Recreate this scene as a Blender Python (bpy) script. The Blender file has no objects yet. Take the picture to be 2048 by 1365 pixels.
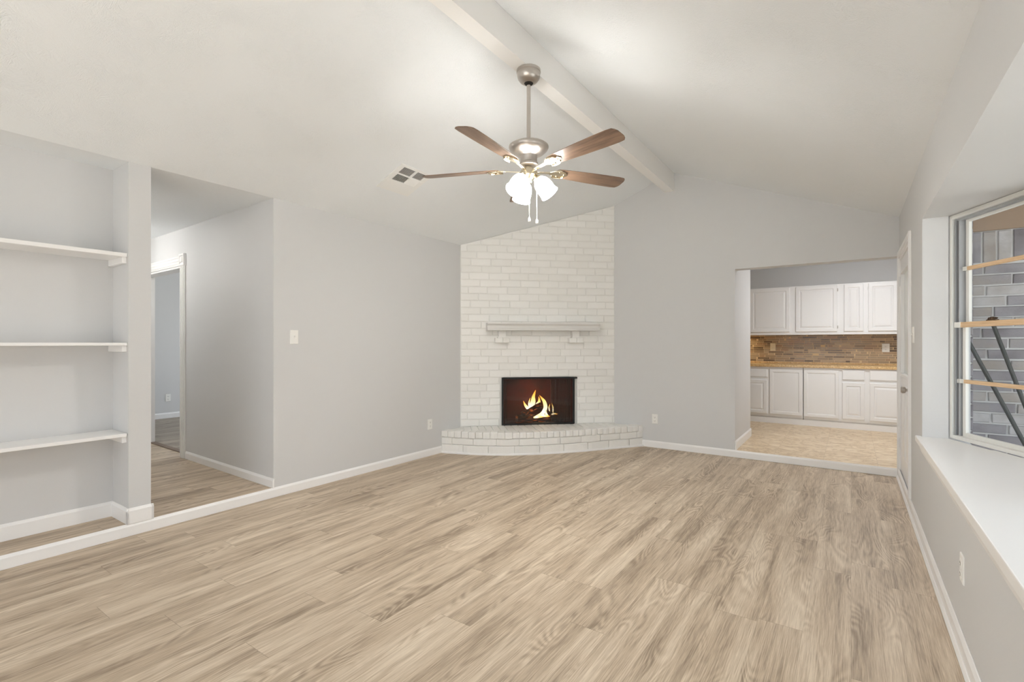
import bpy, bmesh, math, random
from mathutils import Vector, noise
random.seed(7)
C = bpy.context.scene.collection
SC = bpy.context.scene
R = math.radians

# ------------------------------------------------------------------ camera
cam_d = bpy.data.cameras.new('camera')
cam = bpy.data.objects.new('camera', cam_d); C.objects.link(cam)
cam.location = (0, 0, 1.30)
cam.rotation_euler = (R(90), 0, R(34.595))
cam_d.sensor_width = 36.0
cam_d.lens = 983.0 / 2048 * 36.0
cam_d.shift_y = 4.5 / 2048
cam_d.clip_start = 0.02
SC.camera = cam

# ------------------------------------------------------------------ view, world
SC.view_settings.view_transform = 'Standard'
SC.view_settings.look = 'None'
SC.view_settings.gamma = 1.0
SC.view_settings.use_curve_mapping = False
SC.view_settings.exposure = 1.54
W = bpy.data.worlds.new('overcast_sky'); SC.world = W
W.use_nodes = True
wn = W.node_tree.nodes; wl = W.node_tree.links
wn.clear()
wo = wn.new('ShaderNodeOutputWorld'); wb = wn.new('ShaderNodeBackground')
wb.inputs['Strength'].default_value = 1.0
wtc = wn.new('ShaderNodeTexCoord'); wsx = wn.new('ShaderNodeSeparateXYZ')
wr = wn.new('ShaderNodeValToRGB')
wr.color_ramp.elements[0].position = 0.45; wr.color_ramp.elements[0].color = (.40, .41, .42, 1)
wr.color_ramp.elements[1].position = 0.62; wr.color_ramp.elements[1].color = (.84, .92, 1.0, 1)
wm = wn.new('ShaderNodeMapRange'); wm.inputs[1].default_value = -1; wm.inputs[2].default_value = 1
wl.new(wtc.outputs['Generated'], wsx.inputs[0]); wl.new(wsx.outputs['Z'], wm.inputs[0])
wl.new(wm.outputs[0], wr.inputs[0]); wl.new(wr.outputs[0], wb.inputs['Color']); wl.new(wb.outputs[0], wo.inputs[0])
SC.cycles.max_bounces = 14
SC.cycles.diffuse_bounces = 9
SC.cycles.transparent_max_bounces = 12

# sun high behind the house: it lights the ground behind the photographer
sun_d = bpy.data.lights.new('sun', 'SUN'); sun_d.energy = 8.0; sun_d.angle = R(1.0); sun_d.color = (.97, .98, 1.0)
sun = bpy.data.objects.new('sun', sun_d); C.objects.link(sun)
sun.rotation_euler = Vector((.42, .40, -.82)).to_track_quat('-Z', 'Y').to_euler()
FAN_EMIT = 34.0
KITCHEN_POWER = 62.0

# ------------------------------------------------------------------ dimensions
XL, XR, YB = -4.01, 0.385, 6.06
ZC, SLOPE = 2.526, 0.394
XM = (XL + XR) / 2
STEP = 0.08
YREAR = -2.6
def zceil(x): return ZC + SLOPE * (x - XL) if x < XM else ZC + SLOPE * (XR - x)
ZR = zceil(XM)

# ------------------------------------------------------------------ mesh builder
class MB:
    def __init__(self): self.v = []; self.f = []; self.t = []; self.sm = []
    def add(self, vs, fs, tone=0.5, smooth=False):
        n = len(self.v); self.v += [tuple(p) for p in vs]
        for f in fs: self.f.append([i + n for i in f]); self.t.append(tone); self.sm.append(smooth)
        return self
    def box(self, x0, x1, y0, y1, z0, z1, tone=.5):
        return self.add([(x0,y0,z0),(x1,y0,z0),(x1,y1,z0),(x0,y1,z0),(x0,y0,z1),(x1,y0,z1),(x1,y1,z1),(x0,y1,z1)],
            [(0,3,2,1),(4,5,6,7),(0,1,5,4),(1,2,6,5),(2,3,7,6),(3,0,4,7)], tone)
    def prism(self, poly, h0, h1, fn):
        # poly in 2-D, extruded between h0 and h1; fn maps (a, b, h) to the world
        n = len(poly)
        vs = [fn(a, b, h0) for a, b in poly] + [fn(a, b, h1) for a, b in poly]
        fs = [tuple(range(n))[::-1], tuple(range(n, 2*n))] + [(i, (i+1) % n, n+(i+1) % n, n+i) for i in range(n)]
        return self.add(vs, fs)
    def loft(self, loops, cap=True, tone=.5, smooth=False, closed=True):
        n = len(loops[0]); vs = [p for l in loops for p in l]; fs = []
        for k in range(len(loops)-1):
            for i in range(n if closed else n-1):
                j = (i+1) % n
                fs.append((k*n+i, k*n+j, (k+1)*n+j, (k+1)*n+i))
        self.add(vs, fs, tone, smooth)
        if cap:
            m = len(self.v) - len(vs)
            self.f.append([m+i for i in range(n)][::-1]); self.t.append(tone); self.sm.append(False)
            self.f.append([m+(len(loops)-1)*n+i for i in range(n)]); self.t.append(tone); self.sm.append(False)
        return self
    def lathe(self, prof, c, axis=(0,0,1), n=32, smooth=True, cap=True):
        a = Vector(axis).normalized(); u = a.orthogonal().normalized(); w = a.cross(u); c = Vector(c)
        loops = [[c + a*h + (u*math.cos(2*math.pi*i/n) + w*math.sin(2*math.pi*i/n))*max(r, 1e-4) for i in range(n)] for r, h in prof]
        return self.loft(loops, cap, .5, smooth)
    def tube(self, pts, r, n=10, smooth=True):
        pts = [Vector(p) for p in pts]; loops = []; u = None
        for i, p in enumerate(pts):
            d = (pts[min(i+1, len(pts)-1)] - pts[max(i-1, 0)]).normalized()
            u = d.orthogonal().normalized() if u is None else (u - d*u.dot(d)).normalized()
            w = d.cross(u); rr = r[i] if isinstance(r, (list, tuple)) else r
            loops.append([p + (u*math.cos(2*math.pi*k/n) + w*math.sin(2*math.pi*k/n))*rr for k in range(n)])
        return self.loft(loops, True, .5, smooth)
    def build(self, name, mat, parent=None, bevel=0, seg=2):
        o0 = Vector((0,0,0)); q = parent
        while q is not None: o0 += q.location; q = q.parent
        me = bpy.data.meshes.new(name)
        me.from_pydata([tuple(Vector(p) - o0) for p in self.v], [], self.f)
        bm = bmesh.new(); bm.from_mesh(me)
        tl = bm.faces.layers.float.new('tone')
        bm.faces.ensure_lookup_table()
        for i, f in enumerate(bm.faces): f[tl] = self.t[i]; f.smooth = self.sm[i]
        bmesh.ops.recalc_face_normals(bm, faces=bm.faces[:])
        bm.to_mesh(me); bm.free()
        if any(self.sm) and hasattr(me, 'set_sharp_from_angle'): me.set_sharp_from_angle(angle=R(40))
        o = bpy.data.objects.new(name, me); C.objects.link(o)
        me.materials.append(mat)
        if parent is not None: o.parent = parent
        if bevel:
            b = o.modifiers.new('bevel', 'BEVEL'); b.width = bevel; b.segments = seg; b.limit_method = 'ANGLE'; b.angle_limit = R(35)
        return o

class Fr:   # a local frame: point(a, b, d) = o + a A + b B + d N
    def __init__(s, o, A, B, N): s.o, s.A, s.B, s.N = Vector(o), Vector(A), Vector(B), Vector(N)
    def __call__(s, a, b, d=0): return s.o + s.A*a + s.B*b + s.N*d
    def box(s, mb, a0, a1, b0, b1, d0, d1, tone=.5):
        vs = [s(a,b,d) for d in (d0,d1) for a,b in ((a0,b0),(a1,b0),(a1,b1),(a0,b1))]
        mb.add(vs, [(0,3,2,1),(4,5,6,7),(0,1,5,4),(1,2,6,5),(2,3,7,6),(3,0,4,7)], tone); return mb
    def rings(s, mb, a0, a1, b0, b1, prof, tone=.5):
        # concentric rectangular rings (inset, depth): raised panels, plates, frames
        loops = [[s(a0+i,b0+i,d), s(a1-i,b0+i,d), s(a1-i,b1-i,d), s(a0+i,b1-i,d)] for i, d in prof]
        return mb.loft(loops, True, tone)

def thing(name, label, cat, loc=(0,0,0), group=None):
    o = bpy.data.objects.new(name, None); C.objects.link(o); o.location = loc; o.empty_display_size = .1
    return tag(o, label, cat, group)
def tag(o, label, cat, group=None):
    o['label'] = label; o['category'] = cat
    if group: o['group'] = group
    return o
def struct(o):
    o['kind'] = 'structure'; return o

# ------------------------------------------------------------------ materials
class NT:
    def __init__(s, name):
        s.m = bpy.data.materials.new(name); s.m.use_nodes = True
        s.t = s.m.node_tree; s.n = s.t.nodes; s.l = s.t.links
        s.p = s.n['Principled BSDF']; s.out = s.n['Material Output']
    def node(s, ty, **kw):
        x = s.n.new(ty)
        for k, v in kw.items(): setattr(x, k, v)
        return x
    def set(s, sock, v):
        if isinstance(v, bpy.types.NodeSocket): s.l.new(v, sock)
        else: sock.default_value = v
    def math(s, op, a, b=0.0, c=0.0, clamp=False):
        x = s.node('ShaderNodeMath', operation=op, use_clamp=clamp)
        s.set(x.inputs[0], a); s.set(x.inputs[1], b)
        if op in ('MULTIPLY_ADD', 'SMOOTH_MIN', 'COMPARE', 'WRAP'): s.set(x.inputs[2], c)
        return x.outputs[0]
    def comb(s, x, y, z):
        n = s.node('ShaderNodeCombineXYZ')
        for i, v in enumerate((x, y, z)): s.set(n.inputs[i], v)
        return n.outputs[0]
    def pos(s):
        g = s.node('ShaderNodeNewGeometry'); return g.outputs['Position']
    def obj(s):
        g = s.node('ShaderNodeTexCoord'); return g.outputs['Object']
    def sep(s, v):
        x = s.node('ShaderNodeSeparateXYZ'); s.l.new(v, x.inputs[0]); return x.outputs
    def noise(s, vec, scale, detail=2.0, rough=.5, dist=0.0):
        x = s.node('ShaderNodeTexNoise'); s.l.new(vec, x.inputs['Vector'])
        x.inputs['Scale'].default_value = scale; x.inputs['Detail'].default_value = detail
        x.inputs['Roughness'].default_value = rough; x.inputs['Distortion'].default_value = dist
        return x.outputs['Fac']
    def white(s, vec):
        x = s.node('ShaderNodeTexWhiteNoise', noise_dimensions='3D'); s.l.new(vec, x.inputs[0]); return x.outputs['Value']
    def ramp(s, fac, stops, interp='LINEAR'):
        x = s.node('ShaderNodeValToRGB'); cr = x.color_ramp; cr.interpolation = interp
        while len(cr.elements) < len(stops): cr.elements.new(.5)
        for e, (p, c) in zip(cr.elements, stops):
            e.position = p; e.color = (*c, 1) if len(c) == 3 else c
        s.l.new(fac, x.inputs[0]); return x.outputs[0]
    def mix(s, f, a, b, mode='MIX'):
        x = s.node('ShaderNodeMix', data_type='RGBA', blend_type=mode)
        s.set(x.inputs[0], f)
        for k, v in ((6, a), (7, b)):
            s.set(x.inputs[k], (*v, 1) if isinstance(v, tuple) and len(v) == 3 else v)
        return x.outputs[2]
    def scale(s, vec, k):
        x = s.node('ShaderNodeVectorMath', operation='MULTIPLY'); s.l.new(vec, x.inputs[0]); x.inputs[1].default_value = k
        return x.outputs[0]
    def bump(s, h, strength, dist=.01):
        b = s.node('ShaderNodeBump'); b.inputs['Strength'].default_value = strength; b.inputs['Distance'].default_value = dist
        s.l.new(h, b.inputs['Height']); s.l.new(b.outputs[0], s.p.inputs['Normal'])
    def base(s, v): s.set(s.p.inputs['Base Color'], (*v, 1) if isinstance(v, tuple) and len(v) == 3 else v)
    def rough(s, v): s.set(s.p.inputs['Roughness'], v)

def srgb(r, g, b):
    f = lambda c: (c/255/12.92) if c/255 <= .04045 else ((c/255+.055)/1.055)**2.4
    return (f(r), f(g), f(b))

def plain(name, col, rough=.5, metal=0.0, spec=.5):
    m = NT(name); m.base(col); m.rough(rough); m.p.inputs['Metallic'].default_value = metal
    m.p.inputs['Specular IOR Level'].default_value = spec
    return m.m
def painted(name, col, scale=260, strength=.12, rough=.6, spec=.3):
    m = NT(name); n = m.noise(m.pos(), scale, 3, .6); m.base(col); m.rough(rough)
    m.p.inputs['Specular IOR Level'].default_value = spec
    m.bump(n, strength, .004); return m.m
def ceiling_mat():
    # brush-stamped drywall mud: short curved ridges gathered in patches
    m = NT('stamped_ceiling_paint'); p = m.pos()
    w = m.noise(p, 3.2, 2, .5)
    warp = m.node('ShaderNodeVectorMath', operation='ADD'); m.l.new(p, warp.inputs[0])
    nn = m.node('ShaderNodeTexNoise'); m.l.new(p, nn.inputs['Vector']); nn.inputs['Scale'].default_value = 4.0
    sc = m.scale(nn.outputs['Color'], (.9, .9, .9)); m.l.new(sc, warp.inputs[1])
    rn = m.noise(m.scale(warp.outputs[0], (34, 13, 22)), 1.7, 2, .55)
    ridg = m.math('SUBTRACT', 1.0, m.math('MULTIPLY', m.math('ABSOLUTE', m.math('SUBTRACT', rn, .5)), 4.5), 0, True)
    patch = m.ramp(w, [(.38, (.12,.12,.12)), (.70, (1,1,1))])
    h = m.math('MULTIPLY', ridg, patch)
    fine = m.noise(p, 90, 2, .5)
    h2 = m.math('ADD', h, m.math('MULTIPLY', fine, .10))
    m.base(srgb(233, 236, 238)); m.rough(.75); m.p.inputs['Specular IOR Level'].default_value = .2
    m.bump(h2, .45, .0045); return m.m
def planks(name, light, mid, dark, pw=.18, pl=1.22):
    m = NT(name); x, y, z = m.sep(m.pos())
    row = m.math('FLOOR', m.math('DIVIDE', x, pw))
    ro = m.white(m.comb(row, 3.1, 0))
    yy = m.math('ADD', m.math('DIVIDE', y, pl), m.math('MULTIPLY', ro, 7.0))
    cell = m.math('FLOOR', yy)
    rid = m.white(m.comb(row, cell, 1.7)); rid2 = m.white(m.comb(row, cell, 9.3))
    off = m.math('MULTIPLY', rid, 37.0)
    gx = m.math('ADD', x, off)
    # broad tone, figure (cathedral rings), fibres
    tone = m.noise(m.comb(m.math('MULTIPLY', gx, 9.0), m.math('MULTIPLY', y, 0.9), rid2), 1.0, 3, .55)
    fig = m.noise(m.comb(m.math('MULTIPLY', gx, 5.5), m.math('MULTIPLY', y, 1.15), rid), 1.0, 1.5, .45, .5)
    ring = m.math('SINE', m.math('MULTIPLY', fig, 120.0))
    ringm = m.noise(m.comb(m.math('MULTIPLY', gx, 7.0), m.math('MULTIPLY', y, 1.4), 4.0), 1.0, 1, .5)
    ringa = m.math('MULTIPLY', ring, m.ramp(ringm, [(.45, (0,0,0)), (.62, (1,1,1))]))
    fib = m.noise(m.comb(m.math('MULTIPLY', gx, 210.0), m.math('MULTIPLY', y, 6.0), 0), 1.0, 3, .65)
    streak = m.noise(m.comb(m.math('MULTIPLY', gx, 34.0), m.math('MULTIPLY', y, .7), 7.0), 1.0, 2, .55)
    t = m.math('ADD', m.math('MULTIPLY', m.math('SUBTRACT', tone, .5), 1.15), .5)
    t = m.math('ADD', t, m.math('MULTIPLY', m.math('SUBTRACT', streak, .5), .55))
    t = m.math('ADD', t, m.math('MULTIPLY', m.math('SUBTRACT', fib, .5), 1.1))
    t = m.math('ADD', t, m.math('MULTIPLY', ringa, .12))
    t = m.math('ADD', t, m.math('MULTIPLY', m.math('SUBTRACT', rid2, .5), .07))
    col = m.ramp(t, [(.16, dark), (.5, mid), (.86, light)])
    # joints between the planks
    fx = m.math('ABSOLUTE', m.math('SUBTRACT', m.math('FRACT', m.math('DIVIDE', x, pw)), .5))
    fy = m.math('ABSOLUTE', m.math('SUBTRACT', m.math('FRACT', yy), .5))
    jx = m.math('GREATER_THAN', fx, .494); jy = m.math('GREATER_THAN', fy, .4990)
    j = m.math('MAXIMUM', m.math('MULTIPLY', jx, .35), m.math('MULTIPLY', jy, .75))
    # a few small dark knots
    vo = m.node('ShaderNodeTexVoronoi'); m.l.new(m.comb(m.math('MULTIPLY', x, 2.6), m.math('MULTIPLY', y, 1.9), 0), vo.inputs['Vector'])
    vo.inputs['Scale'].default_value = 1.0
    kn = m.math('LESS_THAN', vo.outputs['Distance'], .022)
    col = m.mix(m.math('MULTIPLY', j, .55), col, srgb(96, 80, 64))
    col = m.mix(m.math('MULTIPLY', kn, .85), col, srgb(58, 46, 36))
    m.base(col); m.rough(m.math('MULTIPLY_ADD', fib, .14, .40))
    m.p.inputs['Specular IOR Level'].default_value = .35
    m.bump(m.math('SUBTRACT', m.math('MULTIPLY', fib, .4), j), .10, .002); return m.m
def tile_mat():
    m = NT('beige_marble_tile'); p = m.pos(); x, y, z = m.sep(p); s = .46
    cx_ = m.math('FLOOR', m.math('DIVIDE', m.math('ADD', x, .2376), s)); cy_ = m.math('FLOOR', m.math('DIVIDE', m.math('ADD', y, .12), s))
    r = m.white(m.comb(cx_, cy_, 1.0))
    q = m.comb(m.math('ADD', m.math('MULTIPLY', x, 1.0), m.math('MULTIPLY', r, 9)), m.math('MULTIPLY', y, 1.7), r)
    v = m.noise(q, 4.5, 5, .62, 1.1)
    vein = m.math('ABSOLUTE', m.math('SUBTRACT', v, .5))
    col = m.ramp(vein, [(0.0, srgb(192,166,130)), (.05, srgb(222,200,168)), (.22, srgb(236,219,192))])
    fx = m.math('ABSOLUTE', m.math('SUBTRACT', m.math('FRACT', m.math('DIVIDE', m.math('ADD', x, .2376), s)), .5))
    fy = m.math('ABSOLUTE', m.math('SUBTRACT', m.math('FRACT', m.math('DIVIDE', m.math('ADD', y, .12), s)), .5))
    g = m.math('MAXIMUM', m.math('GREATER_THAN', fx, .495), m.math('GREATER_THAN', fy, .495))
    m.base(m.mix(m.math('MULTIPLY', g, .5), col, srgb(180,156,124))); m.rough(.32); return m.m
def mosaic_mat():
    m = NT('brown_strip_mosaic'); x, y, z = m.sep(m.pos()); h = .0335
    u0 = m.math('ADD', x, y)
    row = m.math('FLOOR', m.math('DIVIDE', z, h)); rr = m.white(m.comb(row, 2.0, 0))
    u = m.math('ADD', m.math('DIVIDE', u0, .135), m.math('MULTIPLY', rr, 17.0))
    wob = m.noise(m.comb(u, m.math('MULTIPLY', row, 5.3), 0), 1.0, 0)
    u = m.math('ADD', u, m.math('MULTIPLY', wob, 2.2))
    cell = m.math('FLOOR', u); r = m.white(m.comb(cell, row, 4.0)); r2 = m.white(m.comb(cell, row, 8.0))
    col = m.ramp(r, [(0, srgb(92,72,56)), (.16, srgb(130,106,82)), (.42, srgb(168,142,110)), (.64, srgb(156,138,116)), (.82, srgb(190,164,130)), (1, srgb(152,116,88))])
    col = m.mix(.18, col, m.ramp(m.noise(m.comb(m.math('MULTIPLY', u0, 40), m.math('MULTIPLY', z, 160), r2), 1, 2), [(.3, (.05,.03,.02)), (.7, (.45,.35,.25))]))
    fu = m.math('ABSOLUTE', m.math('SUBTRACT', m.math('FRACT', u), .5)); fz = m.math('ABSOLUTE', m.math('SUBTRACT', m.math('FRACT', m.math('DIVIDE', z, h)), .5))
    g = m.math('MAXIMUM', m.math('GREATER_THAN', fu, .476), m.math('GREATER_THAN', fz, .42))
    m.base(m.mix(g, col, srgb(216,190,150))); m.rough(m.math('MULTIPLY_ADD', g, .5, .22))
    m.bump(m.math('SUBTRACT', 1.0, g), .4, .003); return m.m
def granite_mat():
    m = NT('gold_granite'); p = m.pos()
    a = m.noise(p, 55, 5, .7); b = m.noise(p, 190, 2, .5)
    t = m.math('ADD', m.math('MULTIPLY', a, .7), m.math('MULTIPLY', b, .3))
    m.base(m.ramp(t, [(.33, srgb(120,88,54)), (.44, srgb(196,158,104)), (.56, srgb(226,194,142)), (.70, srgb(240,220,180))])); m.rough(.2); return m.m
def brick_mat(name, c0, c1, rough=.7, bump=.5, nscale=60, spec=.3):
    m = NT(name); at = m.node('ShaderNodeAttribute', attribute_name='tone')
    n = m.noise(m.pos(), nscale, 4, .6); n2 = m.noise(m.pos(), 9, 3, .5)
    t = m.math('ADD', m.math('MULTIPLY', at.outputs['Fac'], .62), m.math('MULTIPLY', n2, .38))
    m.base(m.ramp(t, [(.1, c0), (.9, c1)])); m.rough(rough); m.p.inputs['Specular IOR Level'].default_value = spec
    m.bump(n, bump, .006); return m.m
def out_brick_mat():
    m = NT('weathered_grey_brick'); at = m.node('ShaderNodeAttribute', attribute_name='tone')
    n = m.noise(m.pos(), 45, 5, .7); n2 = m.noise(m.pos(), 6, 3, .5)
    t = m.math('ADD', m.math('MULTIPLY', at.outputs['Fac'], .5), m.math('MULTIPLY', n2, .5))
    col = m.ramp(t, [(.2, srgb(112,106,112)), (.42, srgb(154,152,158)), (.60, srgb(164,157,150)), (.8, srgb(196,195,197))])
    m.base(m.mix(m.math('MULTIPLY', n, .35), col, srgb(92,88,92))); m.rough(.85); m.bump(n, .6, .006); return m.m
def wood_blade_mat():
    m = NT('walnut_fan_blade'); o = m.obj(); at = m.node('ShaderNodeUVMap', uv_map='grain')
    u, v, w = m.sep(at.outputs[0])
    f = m.noise(m.comb(m.math('MULTIPLY', u, 6), m.math('MULTIPLY', v, 60), 0), 1, 4, .6, .3)
    k = m.noise(m.comb(m.math('MULTIPLY', u, 3), m.math('MULTIPLY', v, 14), 2), 1, 2, .5)
    t = m.math('ADD', m.math('MULTIPLY', f, .6), m.math('MULTIPLY', k, .4))
    m.base(m.ramp(t, [(.3, srgb(84,64,52)), (.5, srgb(122,98,80)), (.7, srgb(146,120,98))])); m.rough(.35); return m.m
def tan_wood_mat():
    m = NT('bare_pine'); x, y, z = m.sep(m.pos())
    n = m.noise(m.comb(m.math('MULTIPLY', x, 8), m.math('MULTIPLY', y, 8), m.math('MULTIPLY', z, 220)), 1, 3, .6)
    m.base(m.ramp(n, [(.3, srgb(206,172,132)), (.7, srgb(230,200,164))])); m.rough(.6); return m.m
def log_mat():
    m = NT('charred_log'); n = m.noise(m.scale(m.pos(), (14, 14, 40)), 1, 4, .7)
    m.base(m.ramp(n, [(.35, (.006,.004,.004)), (.6, (.05,.022,.012)), (.75, (.16,.06,.025))])); m.rough(.9)
    m.set(m.p.inputs['Emission Color'], m.ramp(n, [(.55, (0,0,0)), (.8, (1,.22,.03))])); m.p.inputs['Emission Strength'].default_value = .55
    m.bump(n, .8, .01); return m.m
def flame_mat():
    m = NT('flame'); at = m.node('ShaderNodeAttribute', attribute_name='tone')
    col = m.ramp(at.outputs['Fac'], [(0, (1,.66,.26)), (.25, (1,.90,.64)), (.55, (1,.74,.26)), (.8, (1,.45,.06)), (1, (.6,.14,.01))])
    e = m.node('ShaderNodeEmission'); m.l.new(col, e.inputs[0]); e.inputs[1].default_value = .95
    m.l.new(e.outputs[0], m.out.inputs[0]); return m.m
def fire_brick_mat():
    m = NT('red_to_grey_fire_brick'); p = m.pos(); n = m.noise(p, 7, 4, .6); z = m.sep(p)[2]  # reddish below, dark grey towards the top
    zz = m.math('MULTIPLY', m.math('SUBTRACT', z, .25), 1.2)
    m.base(m.ramp(m.math('ADD', m.math('MULTIPLY', n, .5), m.math('MULTIPLY', zz, .5)), [(.25, srgb(84,44,36)), (.5, srgb(104,48,40)), (.72, srgb(48,46,46))])); m.rough(.9); return m.m
def glass_mat(name, tint=(1,1,1), refl=.10):
    m = NT(name)
    tr = m.node('ShaderNodeBsdfTransparent'); tr.inputs[0].default_value = (*tint, 1)
    gl = m.node('ShaderNodeBsdfGlossy'); gl.inputs['Roughness'].default_value = .02
    mx = m.node('ShaderNodeMixShader'); mx.inputs[0].default_value = refl
    m.l.new(tr.outputs[0], mx.inputs[1]); m.l.new(gl.outputs[0], mx.inputs[2]); m.l.new(mx.outputs[0], m.out.inputs[0]); return m.m
def mesh_mat():
    # fine black chain mesh: woven wire with see-through gaps
    m = NT('black_wire_mesh'); x, y, z = m.sep(m.pos())
    a = m.math('ADD', m.math('MULTIPLY', x, .727), m.math('MULTIPLY', y, .687))
    fa = m.math('FRACT', m.math('MULTIPLY', a, 180)); fz = m.math('FRACT', m.math('MULTIPLY', z, 180))
    w = m.math('MAXIMUM', m.math('LESS_THAN', fa, .42), m.math('LESS_THAN', fz, .34))
    tr = m.node('ShaderNodeBsdfTransparent'); mx = m.node('ShaderNodeMixShader')
    m.base((.02,.02,.02)); m.rough(.5)
    m.l.new(w, mx.inputs[0]); m.l.new(tr.outputs[0], mx.inputs[1]); m.l.new(m.p.outputs[0], mx.inputs[2]); m.l.new(mx.outputs[0], m.out.inputs[0]); return m.m
def emit(name, col, s):
    m = NT(name); e = m.node('ShaderNodeEmission'); e.inputs[0].default_value = (*col, 1); e.inputs[1].default_value = s
    m.l.new(e.outputs[0], m.out.inputs[0]); return m.m
def brushed(name, col, rough=.3):
    m = NT(name); m.base(col); m.p.inputs['Metallic'].default_value = 1.0
    x, y, z = m.sep(m.pos()); n = m.noise(m.comb(0, 0, m.math('MULTIPLY', z, 900)), 1, 2)
    m.rough(m.math('MULTIPLY_ADD', n, .12, rough)); return m.m

M_wall = painted('greige_wall_paint', srgb(211, 211, 211), 240, .16)
M_ceil = ceiling_mat()
M_trim = plain('white_trim_paint', srgb(240, 239, 238), .32)
M_white = plain('white_semi_gloss', srgb(238, 238, 238), .30)
M_plastic = plain('white_plastic', srgb(240, 239, 235), .35)
M_almond = plain('almond_plastic', srgb(226, 214, 186), .35)
M_slot = plain('dark_slot', srgb(70, 68, 64), .6)
M_floor = planks('oak_laminate', srgb(217, 202, 181), srgb(187, 169, 147), srgb(141, 124, 106))
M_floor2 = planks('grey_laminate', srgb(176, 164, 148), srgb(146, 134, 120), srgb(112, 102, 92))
M_tile = tile_mat(); M_mosaic = mosaic_mat(); M_granite = granite_mat()
M_wbrick = brick_mat('white_painted_brick', srgb(232, 231, 227), srgb(239, 238, 235), .5, .35, 70)
M_wmortar = painted('white_painted_mortar', srgb(228, 227, 223), 90, .5, .6)
M_obrick = out_brick_mat()
M_omortar = painted('pale_mortar', srgb(206, 206, 206), 80, .6, .9)
M_frieze = plain('brown_frieze_paint', srgb(150, 128, 108), .7)
M_nickel = brushed('brushed_nickel', (.52, .48, .44), .28)
M_brass = brushed('polished_warm_metal', (.66, .58, .44), .16)
M_blackm = plain('black_metal', (.012, .012, .012), .45, .3)
M_gap = plain('dark_gap', (.05, .05, .05), .9)
M_black = plain('black_rubber', srgb(30, 26, 24), .6)
M_blade = wood_blade_mat(); M_pine = tan_wood_mat(); M_log = log_mat(); M_flame = flame_mat()
M_fireb = fire_brick_mat(); M_glass = glass_mat('window_glass', (.97,.98,.98), .05)
M_fglass = glass_mat('smoked_fire_glass', (.80,.78,.78), .035); M_mesh = mesh_mat()
M_shade = emit('lit_frosted_shade', (1.0, .975, .93), FAN_EMIT * .56)
M_bulb = emit('lit_bulb', (1.0, .965, .90), FAN_EMIT * 12)
M_vinyl = plain('white_vinyl', srgb(226, 226, 222), .4)
M_alu = plain('grey_aluminium_track', srgb(168, 170, 172), .4, .2)
M_ground = painted('concrete_ground', srgb(170, 168, 162), 20, .3, .9)
M_pole = plain('dark_green_metal', srgb(40, 46, 46), .5)
M_latch = plain('bronze_latch', srgb(86, 66, 48), .4, .6)
M_vent = plain('vent_white', srgb(236, 236, 234), .45)
M_duct = plain('dark_duct', srgb(84, 80, 74), .9)
M_ash = painted('grey_ash', srgb(96, 92, 88), 60, .8, .95)
M_dglass = plain('obscure_door_glass', srgb(236, 240, 238), .3)

# ------------------------------------------------------------------ the room shell
T = .12
struct(MB().box(XL, XR, YREAR, YB, -.1, 0).build('floor', M_floor))
struct(MB().box(-7.6, XL-.002, YREAR, 2.48, -.1, STEP).build('floor_hall', M_floor))
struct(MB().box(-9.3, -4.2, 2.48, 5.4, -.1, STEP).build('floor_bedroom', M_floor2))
struct(MB().box(-2.7, 1.5, YB+.002, 9.17, -.1, STEP).build('floor_kitchen', M_tile))
# vaulted ceiling: two slopes as thick slabs
mb = MB()
for x0, x1 in ((XL-.0, XM), (XM, XR+.0)):
    z0, z1 = zceil(x0), zceil(x1)
    mb.prism([(x0,z0),(x1,z1),(x1,z1+.12),(x0,z0+.12)], YREAR, YB+.15, lambda a,b,h: (a,h,b))
struct(mb.build('ceiling', M_ceil))
struct(MB().box(-7.6, XL, YREAR, 2.60, ZC, ZC+.12).build('ceiling_hall', M_ceil))
struct(MB().box(-9.3, -4.2, 2.60, 5.4, ZC, ZC+.12).build('ceiling_bedroom', M_ceil))
struct(MB().box(-2.7, 1.5, YB+.15, 9.17, ZC, ZC+.12).build('ceiling_kitchen', M_ceil))
# left wall, from the hall corner to the back wall
yh = lambda x: 2.27 - .03*(x - XL)           # the hall wall runs very slightly askew
struct(MB().box(XL-T, XL, yh(XL), YB+.15, 0, ZC+.02).build('wall_left', M_wall))
# hall wall with its doorway (door_2)
DX0, DX1, DZ = -7.06, -5.915, 2.13
mb = MB()
def hw(x0, x1, z0, z1): mb.prism([(x0,yh(x0)),(x1,yh(x1)),(x1,yh(x1)+T),(x0,yh(x0)+T)], z0, z1, lambda a,b,h:(a,b,h))
hw(DX1, XL-T, STEP, ZC); hw(-7.6, DX0, STEP, ZC); hw(DX0, DX1, DZ, ZC)
struct(mb.build('wall_hall', M_wall))
# wall end between the niche and the hall (the column), niche back
mb = MB().box(-7.6, XL, 1.26, 1.389, STEP, ZC)
struct(mb.build('wall_column', M_wall))
struct(MB().box(-4.42, -4.30, -1.0, 1.26, STEP, ZC).build('wall_niche', M_wall))
struct(MB().box(-4.42, XL, YREAR, -1.0, 0, ZC).build('wall_left_rear', M_wall))
struct(MB().box(-7.72, -7.6, 1.26, 2.6, STEP, ZC).build('wall_hall_end', M_wall))
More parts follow.
